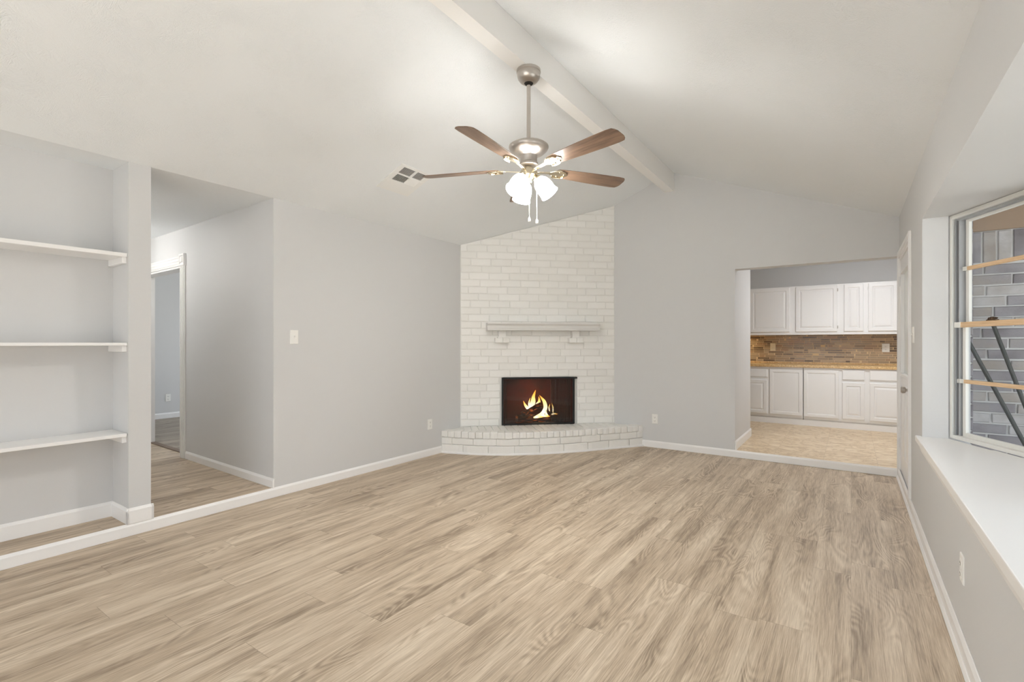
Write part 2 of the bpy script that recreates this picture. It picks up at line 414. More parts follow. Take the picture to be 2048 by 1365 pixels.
# bedroom beyond the hall, with a window opening in its far side
mb = MB().box(-9.28, -9.16, 2.40, 5.4, STEP, ZC).box(-4.3, -4.2, 2.45, 5.4, STEP, ZC)
mb.box(-9.16, -4.3, 5.28, 5.4, STEP, .45).box(-9.16, -4.3, 5.28, 5.4, 2.3, ZC).box(-9.16, -8.9, 5.28, 5.4, .45, 2.3).box(-5.2, -4.3, 5.28, 5.4, .45, 2.3)
mb.box(-9.16, -7.6, 2.40, 2.5, STEP, ZC)
struct(mb.build('wall_bedroom', M_wall))
# back wall with the kitchen opening
OX, OZ = -1.09, 2.146
mb = MB()
poly = [(XL-T,0),(OX,0),(OX,OZ),(XR,OZ),(XR,zceil(XR)),(XM,ZR),(XL,ZC),(XL-T,ZC)]
mb.prism(poly, YB, YB+.15, lambda a,b,h:(a,h,b))
mb.box(OX-T, OX, YB+.15, 7.10, 0, ZC)
struct(mb.build('wall_back', M_wall))
# right wall: pieces around the door and the bay opening
BY0, BY1, BZ0, BZ1 = .95, 4.185, .652, 2.116
DY0, DY1, DH = 4.95, 6.0, 2.115
mb = MB()
zt = ZC + .02
mb.box(XR, XR+.13, YREAR, BY0, 0, zt).box(XR, XR+.13, BY0, BY1, 0, BZ0).box(XR, XR+.13, BY0, BY1, BZ1, zt)
mb.box(XR, XR+.13, BY1, DY0, 0, zt).box(XR, XR+.13, DY0, DY1, DH, zt).box(XR, XR+.13, DY1, YB+.15, 0, zt)
struct(mb.build('wall_right', M_wall))
# rear wall behind the camera: wide bare opening invented to let daylight in
mb = MB()
mb.prism([(XL-.4,0),(-3.3,0),(-3.3,zceil(-3.3)-.25),(XM,ZR-.3),(.25,zceil(.25)-.25),(.25,0),(XR+.13,0),(XR+.13,zceil(XR)),(XM,ZR),(XL,ZC),(XL-.4,ZC)], YREAR-.12, YREAR, lambda a,b,h:(a,h,b))
struct(mb.build('wall_rear', M_wall))
# kitchen walls
mb = MB().box(-2.7, 1.5, 9.05, 9.17, STEP, ZC).box(1.38, 1.5, YB+.15, 9.05, STEP, ZC).box(-2.7, -2.58, YB+.15, 9.05, STEP, ZC)
mb.box(XR+.13, 1.5, YB, YB+.15, 0, ZC).box(-2.7, XL+T+1.4, YB+.15, YB+.2, STEP, ZC)
struct(mb.build('wall_kitchen', M_wall))
# ridge beam
struct(MB().box(-1.883, -1.777, YREAR, YB, 3.157, ZR+.01).build('trim_1', painted('white_beam_paint', srgb(238,237,235), 200, .08)))

# ------------------------------------------------------------------ baseboards and step risers
def base_prof(h, t): return [(0,0),(t,0),(t,h-.018),(t*.55,h-.006),(t*.35,h),(0,h)]
def baseboard(name, runs, mat=M_trim):
    mb = MB()
    for (p, q, nrm, z0, h, t) in runs:
        p, q, nv = Vector((*p,0)), Vector((*q,0)), Vector((*nrm,0)).normalized()
        d = (q-p); L = d.length; d.normalize()
        mb.prism(base_prof(h, t), 0, L, lambda a,b,s: p + d*s + nv*a + Vector((0,0,z0+b)))
    return struct(mb.build(name, mat, None, .0015, 1))
baseboard('baseboard_left', [((XL,YREAR),(XL,4.35),(1,0),0,.082,.014)])
baseboard('baseboard_back', [((-2.19,YB),(XR-.014,YB),(0,-1),0,.082,.014)])
baseboard('baseboard_right', [((XR,YREAR),(XR,YB),(-1,0),0,.09,.013), ((XR-.013,YREAR),(XR-.013,YB-.014),(-1,0),0,.022,.012)])
baseboard('baseboard_niche', [((-4.30,-1.0),(-4.30,1.26),(1,0),STEP,.105,.014), ((-4.30,1.26),(XL+.014,1.26),(0,-1),STEP,.105,.014), ((XL,1.246),(XL,1.403),(1,0),STEP,.105,.014), ((-7.5,1.389),(XL+.014,1.389),(0,1),STEP,.105,.014)])
baseboard('baseboard_hall', [((-5.79,yh(-5.79)),(XL+.014,yh(XL)),(0,-1),STEP,.078,.014)])
baseboard('baseboard_jamb', [((OX,YB+.01),(OX,7.114),(1,0),STEP,.105,.014), ((OX-T,7.10),(OX+.014,7.10),(0,1),STEP,.105,.014)])
baseboard('baseboard_bedroom', [((-9.16,2.5),(-9.16,5.28),(1,0),STEP,.09,.014)])

# ------------------------------------------------------------------ niche shelves
for nm, zt_, th, lab in (('t', 1.908, .026, 'topmost white shelf in the alcove, just under the low ceiling'),
                    ('m', 1.304, .020, 'middle white shelf in the alcove, seen edge-on at eye level'),
                    ('b', .691, .022, 'lowest white shelf in the alcove, its top surface visible above the baseboard')):
    r = thing('wall_shelf', lab, 'shelf', (-4.15, .2, zt_-th), 'painted shelves in the alcove')
    MB().box(-4.299, -4.022, -.98, 1.258, zt_-th, zt_).build('shelf_board', M_trim, r, .003)
    MB().box(-4.299, -4.036, 1.232, 1.259, zt_-th-.042, zt_-th).build('cleat', M_trim, r, .002)

# ------------------------------------------------------------------ wall plates
def wall_plate(kind, F, label, group, w=.072, h=.117, mat=M_plastic, plain_plate=False):
    r = thing(kind, label, 'light switch' if kind == 'light_switch' else 'outlet', F(0,0,0), group)
    F.rings(MB(), -w/2, w/2, -h/2, h/2, [(0,0),(0,.003),(.003,.006),(.008,.0065)]).build('cover_plate', mat, r)
    if kind == 'light_switch':
        F.box(MB(), -.006, .006, -.013, .013, .006, .009).build('switch_surround', M_plastic, r)
        mb = MB(); mb.prism([(-.005,.006),(.009,.006),(.013,.018),(.007,.020)], -.0045, .0045, lambda a,b,s: F(s, a, b)); mb.build('toggle', M_plastic, r)
    else:
        for b in (-.022, .022):
            s = F.rings(MB(), -.017, .017, b-.0145, b+.0145, [(0,.004),(0,.0075),(.002,.009)]).build('socket', mat, r)
            mb = MB()
            if not plain_plate:
                for a in (-.007, .007): F.box(mb, a-.0013, a+.0013, b-.003, b+.006, .0088, .0094)
                F.box(mb, -.003, .003, b-.010, b-.006, .0088, .0094); mb.build('slots', M_slot, s)
    mb = MB(); mb.lathe([(.003,.0),(.003,.002),(.001,.0028)], F(0, .048 if kind=='light_switch' else 0, .0062), F.N, 10); mb.build('screw', M_plastic, r)
    return r
G = 'white duplex outlets'
FL = lambda y,z: Fr((XL,y,z),(0,1,0),(0,0,1),(1,0,0))
wall_plate('light_switch', FL(2.456,1.355), 'white toggle switch plate alone on the left wall near the hall corner', 'light switches', .076, .122)
wall_plate('light_switch', Fr((XR,4.73,1.362),(0,-1,0),(0,0,1),(-1,0,0)), 'white switch plate seen edge-on beside the white door casing', 'light switches', .10, .122)
wall_plate('wall_outlet', FL(4.14,.363), 'white wall outlet low on the left wall beside the brick hearth', G)
wall_plate('wall_outlet', Fr((-2.013,YB,.355),(1,0,0),(0,0,1),(0,-1,0)), 'white wall outlet low on the back wall right of the hearth', G)
wall_plate('wall_outlet', Fr((XR,2.759,.358),(0,-1,0),(0,0,1),(-1,0,0)), 'white wall outlet low on the right wall under the window sill', G)
wall_plate('wall_outlet', Fr((-9.16,3.41,.412),(0,1,0),(0,0,1),(1,0,0)), 'white wall outlet in the far room seen through the hall doorway', G)
wall_plate('wall_outlet', Fr((-1.051,9.044,1.239),(1,0,0),(0,0,1),(0,-1,0)), 'almond outlet on the left part of the brown mosaic backsplash', 'backsplash outlets', .078, .118, M_almond, True)
wall_plate('wall_outlet', Fr((.42,9.044,1.232),(1,0,0),(0,0,1),(0,-1,0)), 'bright white outlet on the right part of the brown mosaic backsplash', 'backsplash outlets', .09, .125)

# ------------------------------------------------------------------ hall doorway casing (door_2 is an open doorway)
e2 = Vector((1, -.03, 0)).normalized(); n2 = Vector((-.03, -1, 0)).normalized()
F2 = Fr((DX1, yh(DX1), 0), e2, (0,0,1), n2)
d2 = struct(bpy.data.objects.new('door_2', None)); C.objects.link(d2); d2.location = F2(0,0,0)
CW = .115
def fluted(mb, a0, a1, b0, b1, vert=True):
    F2.box(mb, a0, a1, b0, b1, 0, .016)
    for k in range(3):
        c0 = .018 + k*.032
        if vert: F2.box(mb, a0+c0, a0+c0+.02, b0, b1, .016, .022)
        else: F2.box(mb, a0, a1, b0+c0, b0+c0+.02, .016, .022)
wd = DX0 - DX1
fluted(mb := MB(), 0, CW, STEP, DZ); mb.build('casing', M_trim, d2, .002)
fluted(mb := MB(), wd-CW, wd, STEP, DZ); mb.build('casing', M_trim, d2, .002)
fluted(mb := MB(), wd, 0, DZ, DZ+CW-.01, False); mb.build('casing', M_trim, d2, .002)
for a in (-.005, wd-CW-.005):
    mb = F2.rings(MB(), a, a+CW+.012, DZ-.005, DZ+CW+.008, [(0,0),(0,.022),(.004,.026),(.02,.026),(.024,.018),(.034,.018),(.04,.028),(.05,.028)]); mb.build('corner_block', M_trim, d2)
mb = MB(); F2.box(mb, -.001, .022, STEP, DZ, -T-.005, .004); F2.box(mb, wd-.022, wd+.001, STEP, DZ, -T-.005, .004); F2.box(mb, wd, 0, DZ-.02, DZ+.001, -T-.005, .004)
mb.build('jamb', M_trim, d2)
F2.box(MB(), wd, 0, STEP, STEP+.008, -T-.01, -T+.05).build('threshold', plain('dark_threshold', srgb(120,100,84), .5), d2)

# ------------------------------------------------------------------ right-hand door (door_1), half glazed
d1 = struct(bpy.data.objects.new('door_1', None)); C.objects.link(d1); d1.location = (XR, 5.45, 0)
FD = Fr((XR, 0, 0), (0,1,0), (0,0,1), (-1,0,0))
mb = MB()
cw = .06
for a0, a1 in ((DY0-cw, DY0), (DY1, DY1+.055)):
    FD.box(mb, a0, a1, .088, DH+cw, 0, .014); FD.box(mb, a0+.004, a1-.02, .088, DH+cw, .014, .019)
FD.box(mb, DY0, DY1, DH, DH+cw, 0, .014); FD.box(mb, DY0, DY1, DH+.02, DH+cw-.004, .014, .019)
mb.build('casing', M_trim, d1, .002)
mb = MB(); FD.box(mb, DY0, DY0+.02, .03, DH, -.13, .002); FD.box(mb, DY1-.02, DY1, .03, DH, -.13, .002); FD.box(mb, DY0+.02, DY1-.02, DH-.02, DH, -.13, .002); FD.box(mb, DY0+.02, DY1-.02, 0, .05, -.13, -.0)
mb.build('jamb', M_trim, d1)
a0, a1 = DY0+.024, DY1-.024; zb0, zt0 = .055, DH-.024
gl = (a0+.13, a1-.13, 1.02, 1.95)
mb = MB()
FD.box(mb, a0, gl[0], zb0, zt0, -.052, -.008); FD.box(mb, gl[1], a1, zb0, zt0, -.052, -.008)
FD.box(mb, gl[0], gl[1], gl[3], zt0, -.052, -.008); FD.box(mb, gl[0], gl[1], zb0, gl[2], -.052, -.008)
for p0, p1 in ((a0+.14, (a0+a1)/2-.05), ((a0+a1)/2+.05, a1-.14)):
    FD.rings(mb, p0, p1, .27, .86, [(0,-.010),(0,-.004),(.012,-.001),(.022,-.006),(.06,-.004)])
slab = mb.build('door_slab', M_white, d1)
mb = MB()
w_ = .03
q_ = .003
FD.box(mb, gl[0]-w_, gl[1]+w_, gl[3]-q_, gl[3]+w_, -.026, .004); FD.box(mb, gl[0]-w_, gl[1]+w_, gl[2]-w_, gl[2]+q_, -.026, .004)
FD.box(mb, gl[0]-w_, gl[0]+q_, gl[2]-w_+.001, gl[3]+w_-.001, -.0255, .0035); FD.box(mb, gl[1]-q_, gl[1]+w_, gl[2]-w_+.001, gl[3]+w_-.001, -.0255, .0035)
mb.build('glazing_bead', M_white, slab, .003)
FD.box(MB(), gl[0]-.001, gl[1]+.001, gl[2]-.001, gl[3]+.001, -.034, -.027).build('pane', M_dglass, slab)
kc = FD(DY0+.09, .925, -.008)
mb = MB().lathe([(.032,0),(.032,.006),(.012,.012),(.011,.028),(.024,.034),(.0275,.044),(.0275,.056),(.021,.063),(.0001,.064)], kc, FD.N, 28)
k = mb.build('door_knob', M_nickel, d1); k['label'] = 'brushed nickel round knob'
for z in (.35, 1.08, 1.89):
    mb = MB().lathe([(.006,-.045),(.006,.045)], FD(DY1-.022, z, .004), (0,0,1), 10)
    FD.box(mb, DY1-.045, DY1-.022, z-.044, z+.044, -.009, -.006); mb.build('hinge', M_white, d1)

# ------------------------------------------------------------------ bay window
P0 = Vector((.520, 4.19, 0)); da = Vector((.416, -.909, 0)).normalized()
LEN = .66
P1 = P0 + da*LEN
P3 = Vector((.520, .95, 0)); P2 = Vector((P1.x, P3.y + (P0.y-P1.y), 0))
ZS = .692
# far return, soffit, sill, low outer walls
bay_out = [(XR+.0, BY1), (P0.x, P0.y), (P1.x, P1.y), (P2.x, P2.y), (P3.x, P3.y), (XR+.0, BY0)]
OFF = .10
def bay_poly(off): return [(XR+.13, P0.y+off), (P0.x+off*.4, P0.y+off), (P1.x+off, P1.y+off*.3), (P2.x+off, P2.y-off*.3), (P3.x+off*.4, P3.y-off), (XR+.13, P3.y-off)]
mb = MB(); mb.prism(bay_poly(.12), 2.116, 2.24, lambda a,b,h:(a,b,h))
struct(mb.build('ceiling_bay', M_wall))
mb = MB(); mb.prism([(XR+.13,.9),(P0.x+.07,4.22),(P0.x+.05,4.21),(P1.x+.04,P1.y),(P2.x+.04,P2.y),(P3.x+.05,.93)], -.1, .648, lambda a,b,h:(a,b,h))
mb.box(XR+.131, P0.x+.10, BY1+.012, BY1+.12, .65, 2.24); mb.box(XR+.131, P3.x+.10, BY0-.12, BY0-.012, .65, 2.24)
struct(mb.build('wall_bay', M_wall))
sill = struct(bpy.data.objects.new('window_sill', None)); C.objects.link(sill); sill.location = (.55, 2.6, .652)
e = .012
far = [(XR-.034, BY1+.035),(XR-.002, BY1+.035),(XR-.002, BY1-.001),(P0.x-.002, BY1-.001)]
k1 = (P0.y - 3.845)/.909
far += [(P0.x+.416*k1-.004, 3.845), (XR-.034, 3.845)]
mb = MB(); mb.prism(far, .652, ZS-.004, lambda a,b,h:(a,b,h)); mb.build('sill_board', M_trim, sill, .004)
near = [(XR-.034, 3.845), (P0.x+.416*k1-.004, 3.845), (P1.x-.003, P1.y), (P2.x-.003, P2.y), (P3.x-.003, BY0+.001), (XR-.002, BY0+.001), (XR-.002, BY0-.035), (XR-.034, BY0-.035)]
mb = MB(); mb.prism(near, .652, ZS+.001, lambda a,b,h:(a,b,h)); mb.build('sill_board', M_trim, sill, .004)
mb = MB(); mb.prism([(0,.652),(-.014,.652),(-.016,.63),(-.008,.60),(-.004,.585),(0,.585)], BY0-.03, BY1+.025, lambda a,b,h:(XR+a,h,b)); mb.build('sill_apron', M_trim, sill, .001)

def window_panel(nm, Pa, Pb, open_dir):
    d = (Pb-Pa); Ln = d.length; d.normalize()
    N = Vector((d.y, -d.x, 0))
    if N.x > 0: N = -N
    F = Fr((Pa.x,Pa.y,0), d, (0,0,1), N)
    w = struct(bpy.data.objects.new(nm, None)); C.objects.link(w); w.location = F(Ln/2, ZS, 0)
    zb, zt = ZS+.003, 2.114
    mb = MB()
    # outer frame with stepped tracks
    for s0, s1 in ((0,.022),(Ln-.022,Ln)): F.box(mb, s0, s1, zb, zt, -.075, .0)
    F.box(mb, .022, Ln-.022, zt-.026, zt, -.075, .0); F.box(mb, .022, Ln-.022, zb, zb+.022, -.075, .0)
    mb.build('window_frame', M_vinyl, w, .002)
    mb = MB()
    for s in (.022, Ln-.066):
        F.box(mb, s, s+.044, zb+.022, zt-.026, -.075, -.055)
        F.box(mb, s+.009, s+.014, zb+.022, zt-.026, -.055, -.012); F.box(mb, s+.028, s+.034, zb+.022, zt-.026, -.055, -.020)
    F.box(mb, .022, Ln-.022, zt-.040, zt-.026, -.075, -.02)
    mb.build('sash_track', M_alu, w)
    zm = 1.416
    for (z0, z1, dd, mz) in ((zm-.012, zt-.030, -.052, 1.767), (zb+.02, zm+.014, -.034, 1.062)):
        a0, a1 = .062, Ln-.062
        s = None
        mb = MB()
        for q0, q1 in ((a0, a0+.026), (a1-.026, a1)): F.box(mb, q0, q1, z0, z1, dd-.018, dd)
        F.box(mb, a0+.026, a1-.026, z1-.026, z1, dd-.018, dd); F.box(mb, a0+.026, a1-.026, z0, z0+.026, dd-.018, dd)
        s = mb.build('sash', M_vinyl, w, .0015)
        F.box(MB(), a0+.02, a1-.02, z0+.02, z1-.02, dd-.011, dd-.007).build('pane', M_glass, s)
        F.box(MB(), a0+.022, a1-.022, mz-.0115, mz+.0115, dd-.006, dd+.012).build('muntin', M_pine, s, .002)
        F.box(MB(), .032, a0+.028, mz-.013, mz+.013, dd-.004, dd+.014).build('muntin_end_cap', M_vinyl, s, .002)
    r = F.box(MB(), .075, Ln-.040, zm-.017, zm+.016, -.034, -.012).build('meeting_rail', M_pine, w, .002)
    F.box(MB(), .024, .078, zm-.018, zm+.017, -.036, -.010).build('rail_end_cap', M_vinyl, r, .002)
    c = Ln*.48
    mb = MB(); F.box(mb, c-.035, c+.035, zm+.016, zm+.022, -.032, -.014); mb.prism([(-.03,.0),(.028,.002),(.034,.010),(.0,.016),(-.022,.012)], -.028, -.016, lambda a,b,s_: F(c+a, zm+.022+b, s_))
    mb.lathe([(.012,0),(.012,.012),(.006,.016)], F(c, zm+.022, -.022), (0,0,1), 14); mb.build('sash_lock', M_latch, r)
window_panel('window_1', P0, P1, 1)
window_panel('window_3', P2, P3, 1)
# wide centre light of the bay
F = Fr((P1.x,P1.y,0), (0,-1,0), (0,0,1), (-1,0,0)); Ln = P1.y-P2.y
w2 = struct(bpy.data.objects.new('window_2', None)); C.objects.link(w2); w2.location = F(Ln/2, ZS, 0)
mb = MB()
for q0, q1 in ((0,.05),(Ln-.05,Ln),(Ln/2-.025,Ln/2+.025)): F.box(mb, q0, q1, ZS+.003, 2.114, -.07, 0)
for q0, q1 in ((.05, Ln/2-.025), (Ln/2+.025, Ln-.05)): F.box(mb, q0, q1, 2.06, 2.114, -.07, 0); F.box(mb, q0, q1, ZS+.003, ZS+.05, -.07, 0)
mb.build('window_frame', M_vinyl, w2, .002)
for q0, q1 in ((.05, Ln/2-.025), (Ln/2+.025, Ln-.05)): F.box(MB(), q0, q1, ZS+.05, 2.06, -.04, -.035).build('pane', M_glass, w2)

# ------------------------------------------------------------------ brick by brick panels
def brick_panel(mb, F, s0, s1, z0, z1, bl=.253, bh=.0875, joint=.010, holes=(), top=None, jit=.003, deep=.012, phase=0.0, cham=.005):
    rows = int(math.ceil((z1-z0)/bh))
    for r in range(rows):
        za, zb = z0+r*bh+joint/2, min(z0+(r+1)*bh-joint/2, z1)
        if zb-za < .012: continue
        s = s0 - (bl*.5 if r % 2 else 0) - bl*phase - random.uniform(0, .05)
        while s < s1:
            L = bl*random.uniform(.95, 1.05)
            pieces = [(max(s+joint/2, s0), min(s+L-joint/2, s1))]
            for (h0, h1, k0, k1) in holes:
                if zb > k0 and za < k1:
                    nx = []
                    for a, b in pieces:
                        if b <= h0 or a >= h1: nx.append((a, b))
                        else:
                            if a < h0: nx.append((a, h0))
                            if b > h1: nx.append((h1, b))
                    pieces = nx
            for a, b in pieces:
                if b-a < .02: continue
                p = deep + random.uniform(-jit, jit); t = random.random()
                j = lambda: random.uniform(-.0022, .0022)
                def zc(a_, z_):
                    return z_ if top is None else min(z_, top(a_) - .002)
                outer = [(a+j(), za+j()), (b+j(), za+j()), (b+j(), zb+j()), (a+j(), zb+j())]
                if top is not None and za >= max(top(a), top(b)): continue
                c = cham; inn = [(outer[0][0]+c, outer[0][1]+c), (outer[1][0]-c, outer[1][1]+c), (outer[2][0]-c, outer[2][1]-c), (outer[3][0]+c, outer[3][1]-c)]
                l0 = [F(x, zc(x, y), -.004) for x, y in outer]; l1 = [F(x, zc(x, y), p-.004) for x, y in outer]; l2 = [F(x, zc(x, y), p) for x, y in inn]
                mb.loft([l0, l1, l2], True, t)
            s += L
    return mb

# ------------------------------------------------------------------ corner fireplace
FA, FB = Vector((-4.01, 4.68, 0)), Vector((-2.55, 6.06, 0))
fe = (FB-FA).normalized(); fn = Vector((fe.y, -fe.x, 0)); FLn = (FB-FA).length
FF = Fr(FA, fe, (0,0,1), fn)
ft = lambda s: zceil(FA.x + fe.x*s)
fp = thing('fireplace', 'white painted brick corner fireplace with curved raised hearth and mantel', 'fireplace', FF(FLn/2, 0, .2))
H0, H1, HZ0, HZ1 = .500, 1.500, .262, .868
HT = .262
mb = MB()
def backing(a0, a1, z0, z1, zt=None):
    if zt is None: FF.box(mb, a0, a1, z0, z1, -.10, 0)
    else: mb.prism([(a0,z0),(a1,z0),(a1,ft(a1)-.003),(a0,ft(a0)-.003)], -.10, 0, lambda a,b,d: FF(a,b,d))
backing(.0, H0, 0, HZ1); backing(H1, FLn, 0, HZ1); backing(H0, H1, 0, HZ0-.03); backing(.0, FLn, HZ1, 0, True)
ch = mb.build('chimney_breast', M_wmortar, fp)
mb = brick_panel(MB(), FF, .006, FLn-.006, HT-.003, 3.2, holes=[(H0,H1,HZ0-.02,HZ1)], top=ft, deep=.008, jit=.0026, joint=.0075)
mb.build('bricks', M_wbrick, ch)
# hearth: arc in plan (s, n)
arc = [(-.235,.268),(-.10,.338),(.09,.418),(.25,.470),(.43,.512),(.66,.535),(.85,.535),(1.02,.522),(1.20,.502),(1.40,.472),(1.60,.430),(1.81,.382),(2.05,.328),(2.285,.276)]
def arc_s(n=120):
    out = []; m = len(arc)
    for i in range(n+1):
        t = i/n*(m-1); k = min(int(t), m-2); u = t-k
        p0, p1, p2, p3 = arc[max(k-1,0)], arc[k], arc[k+1], arc[min(k+2,m-1)]
        out.append(tuple(.5*((2*p1[c]) + (-p0[c]+p2[c])*u + (2*p0[c]-5*p1[c]+4*p2[c]-p3[c])*u*u + (-p0[c]+3*p1[c]-3*p2[c]+p3[c])*u**3) for c in (0,1)))
    return out
AP = arc_s()
AL = [0]
for a, b in zip(AP, AP[1:]): AL.append(AL[-1] + math.dist(a, b))
def arc_at(l):
    for i in range(len(AL)-1):
        if l <= AL[i+1]: break
    u = (l-AL[i])/(AL[i+1]-AL[i]); p = (AP[i][0]+(AP[i+1][0]-AP[i][0])*u, AP[i][1]+(AP[i+1][1]-AP[i][1])*u)
    d = Vector((AP[i+1][0]-AP[i][0], AP[i+1][1]-AP[i][1])).normalized()
    return p, d
TOT = AL[-1]
mb = MB()
core = [(p[0] - 0, p[1]-.018) for p in AP]
core = core + [(FLn+.0, .0), (0, .0)]
# wall ends follow the two walls
mb.prism(core, 0, HT-.012, lambda a,b,h: FF(a,h,b))
hearth = mb.build('hearth', M_wmortar, fp)
mb = MB()
def arc_brick(l0, l1, z0, z1, depth, bulge, t):
    nseg = max(2, int((l1-l0)/.05)+1); c = .007
    lo, li = [], []
    js = [random.uniform(-.002,.002) for _ in range(4)]
    loops = []
    for i in range(nseg+1):
        l = l0 + (l1-l0)*i/nseg; p, d = arc_at(l); nn = (-d.y, d.x)
        if nn[1] < 0: nn = (-nn[0], -nn[1])
        e_ = c if i in (0, nseg) else 0
        q = lambda off, z: FF(p[0]+nn[0]*off, z, p[1]+nn[1]*off)
        loops.append([q(-depth, z0), q(bulge-e_-.005, z0), q(bulge-e_, z0+c), q(bulge-e_, z1-c), q(bulge-e_-.006, z1), q(-depth, z1)])
    mb.loft(loops, True, t)
z_rows = [(.012,.104,.30), (.108,.186,.26)]
for r, (z0, z1, bl) in enumerate(z_rows):
    l = -.12 if r else -.02
    while l < TOT:
        L = bl*random.uniform(.92,1.08); a, b = max(l+.004,0.002), min(l+L-.004, TOT-.002)
        if b-a > .02: arc_brick(a, b, z0+random.uniform(-.002,.002), z1+random.uniform(-.002,.002), .012, random.uniform(-.004,.002), random.random())
        l += L
l = 0
while l < TOT:          # rowlock header course that forms the top edge
    L = .082*random.uniform(.92,1.1); a, b = max(l+.003,0.002), min(l+L-.003, TOT-.002)
    if b-a > .015: arc_brick(a, b, .190+random.uniform(-.003,.003), HT+random.uniform(-.002,.003), .13, random.uniform(.004,.010), random.random())
    l += L
# top paving bricks laid between the rowlocks and the chimney
for i in range(25):
    s0 = -.05 + i*.086
    a, b = s0+.003, s0+.083
    sm = (a+b)/2
    nmax = 0
    for p in AP:
        if abs(p[0]-sm) < .04: nmax = p[1]
    if nmax-.15 < .05: continue
    x0 = .0 if 0 <= sm <= FLn else .1
    FF.rings(mb, a, b, 0, 1, []) if False else None
    z = HT + random.uniform(-.004,.001)
    vs = lambda q, zz: [FF(a+q, zz, .012+q), FF(b-q, zz, .012+q), FF(b-q, zz, nmax-.14-q), FF(a+q, zz, nmax-.14-q)]
    if 0.02 < a and b < FLn-.02: mb.loft([vs(0,HT-.03), vs(0,z-.004), vs(.005,z)], True, random.random())
mb.build('bricks', M_wbrick, hearth)
mb = MB(); loops = []
for i in range(0, 121, 2):
    p = AP[i]; q, d = arc_at(min(max(AL[i],1e-4), TOT-1e-4)); nn = Vector((-d.y, d.x)); nn = nn if nn.y > 0 else -nn
    f_ = lambda off, z: FF(p[0]+nn.x*off, z, p[1]+nn.y*off)
    loops.append([f_(-.01,0), f_(.010,0), f_(.010,.014), f_(.006,.02), f_(-.01,.02)])
mb.loft(loops, True); mb.build('shoe_molding', M_trim, hearth)
# mantel shelf and its two brick corbels
mb = MB(); mz0, mz1 = 1.456, 1.552
prof = [(.0,mz0),(.178,mz0),(.192,mz0+.004),(.192,mz0+.018),(.178,mz0+.022),(.176,mz0+.030),(.172,mz0+.034),(.172,mz0+.060),(.180,mz0+.072),(.192,mz0+.078),(.192,mz1),(.0,mz1)]
mb.prism(prof, .318, 1.748, lambda a,b,s: FF(s, b, a+.004)); mb.build('mantel_shelf', plain('grey_mantel_paint', srgb(216,214,210), .4), fp, .0015)
for c in (.520, 1.470):
    cb = MB(); FF.box(cb, c-.048, c+.044, 1.378, 1.456, 0, .075, .5)
    FF.box(cb, c-.060, c+.056, 1.366, 1.384, 0, .088)
    o = cb.build('corbel', M_wbrick, fp, .004)
    cb = MB()
    for a, b in ((c-.094, c-.001), (c+.001, c+.086)): FF.box(cb, a, b, 1.306, 1.368, 0, .105, random.random())
    cb.build('corbel_bricks', M_wbrick, o, .007)
# firebox recess
g0, g1, gz0, gz1 = .520, 1.468, .264, .862
mb = MB(); DN = .46; bi = .14
def quad(*p): mb.add(list(p), [tuple(range(len(p)))])
c4 = lambda s, d: (s, d)
A0, A1, B0, B1 = g0+.004, g1-.004, H0+bi, H1-bi
zb_, zt_ = HZ0-.01, gz1-.004
fm = lambda s, z, d: FF(s, z, d)
quad(fm(A0,zb_,-.0),fm(B0,zb_,-DN),fm(B0,zt_,-DN),fm(A0,zt_,-.0))
quad(fm(A1,zb_,-.0),fm(A1,zt_,-.0),fm(B1,zt_,-DN),fm(B1,zb_,-DN))
quad(fm(B0,zb_,-DN),fm(B1,zb_,-DN),fm(B1,zt_,-DN),fm(B0,zt_,-DN))
quad(fm(A0,zt_,0),fm(B0,zt_,-DN),fm(B1,zt_,-DN),fm(A1,zt_,0))
fbx = mb.build('firebox', M_fireb, fp)
sol = fbx.modifiers.new('solid', 'SOLIDIFY'); sol.thickness = .02; sol.offset = 1
mb = MB(); mb.prism([(A0,0),(A1,0),(B1,-DN),(B0,-DN)], zb_-.02, zb_, lambda a,b,h: FF(a,h,b)); mb.build('firebox_floor', M_ash, fp)
# black steel face frame, smoked glass, gathered mesh curtains
mb = MB()
FF.box(mb, g0, g0+.022, gz0, gz1, -.03, .016); FF.box(mb, g1-.026, g1, gz0, gz1, -.03, .016)
FF.box(mb, g0, g1+.034, gz1-.018, gz1, -.03, .02); FF.box(mb, g0+.022, g1-.026, gz0, gz0+.016, -.03, .016)
ffr = mb.build('screen_frame', M_blackm, fp, .002)
FF.box(MB(), H0, g0, HZ0-.03, HZ1, -.06, -.01).build('side_filler', M_wmortar, fp)
FF.box(MB(), g1, H1, HZ0-.03, HZ1, -.06, -.02).build('side_filler', M_wmortar, fp)
FF.box(MB(), g0+.02, g1-.02, gz0+.014, gz1-.016, -.016, -.012).build('glass_panel', M_fglass, ffr)
def curtain(s0, s1, folds, dd):
    mb = MB(); n = folds*8; lo = []
    for k in (0, 1):
        lo.append([FF(s0+(s1-s0)*i/n, (gz0+.02) if k == 0 else gz1-.02, dd + .014*math.sin(i/8*2*math.pi)) for i in range(n+1)])
    mb.loft(lo, False, .5, True, False)
    return mb.build('mesh_curtain', M_mesh, ffr)
curtain(g0+.02, g0+.075, 3, -.05); curtain(g1-.30, g1-.024, 10, -.05)

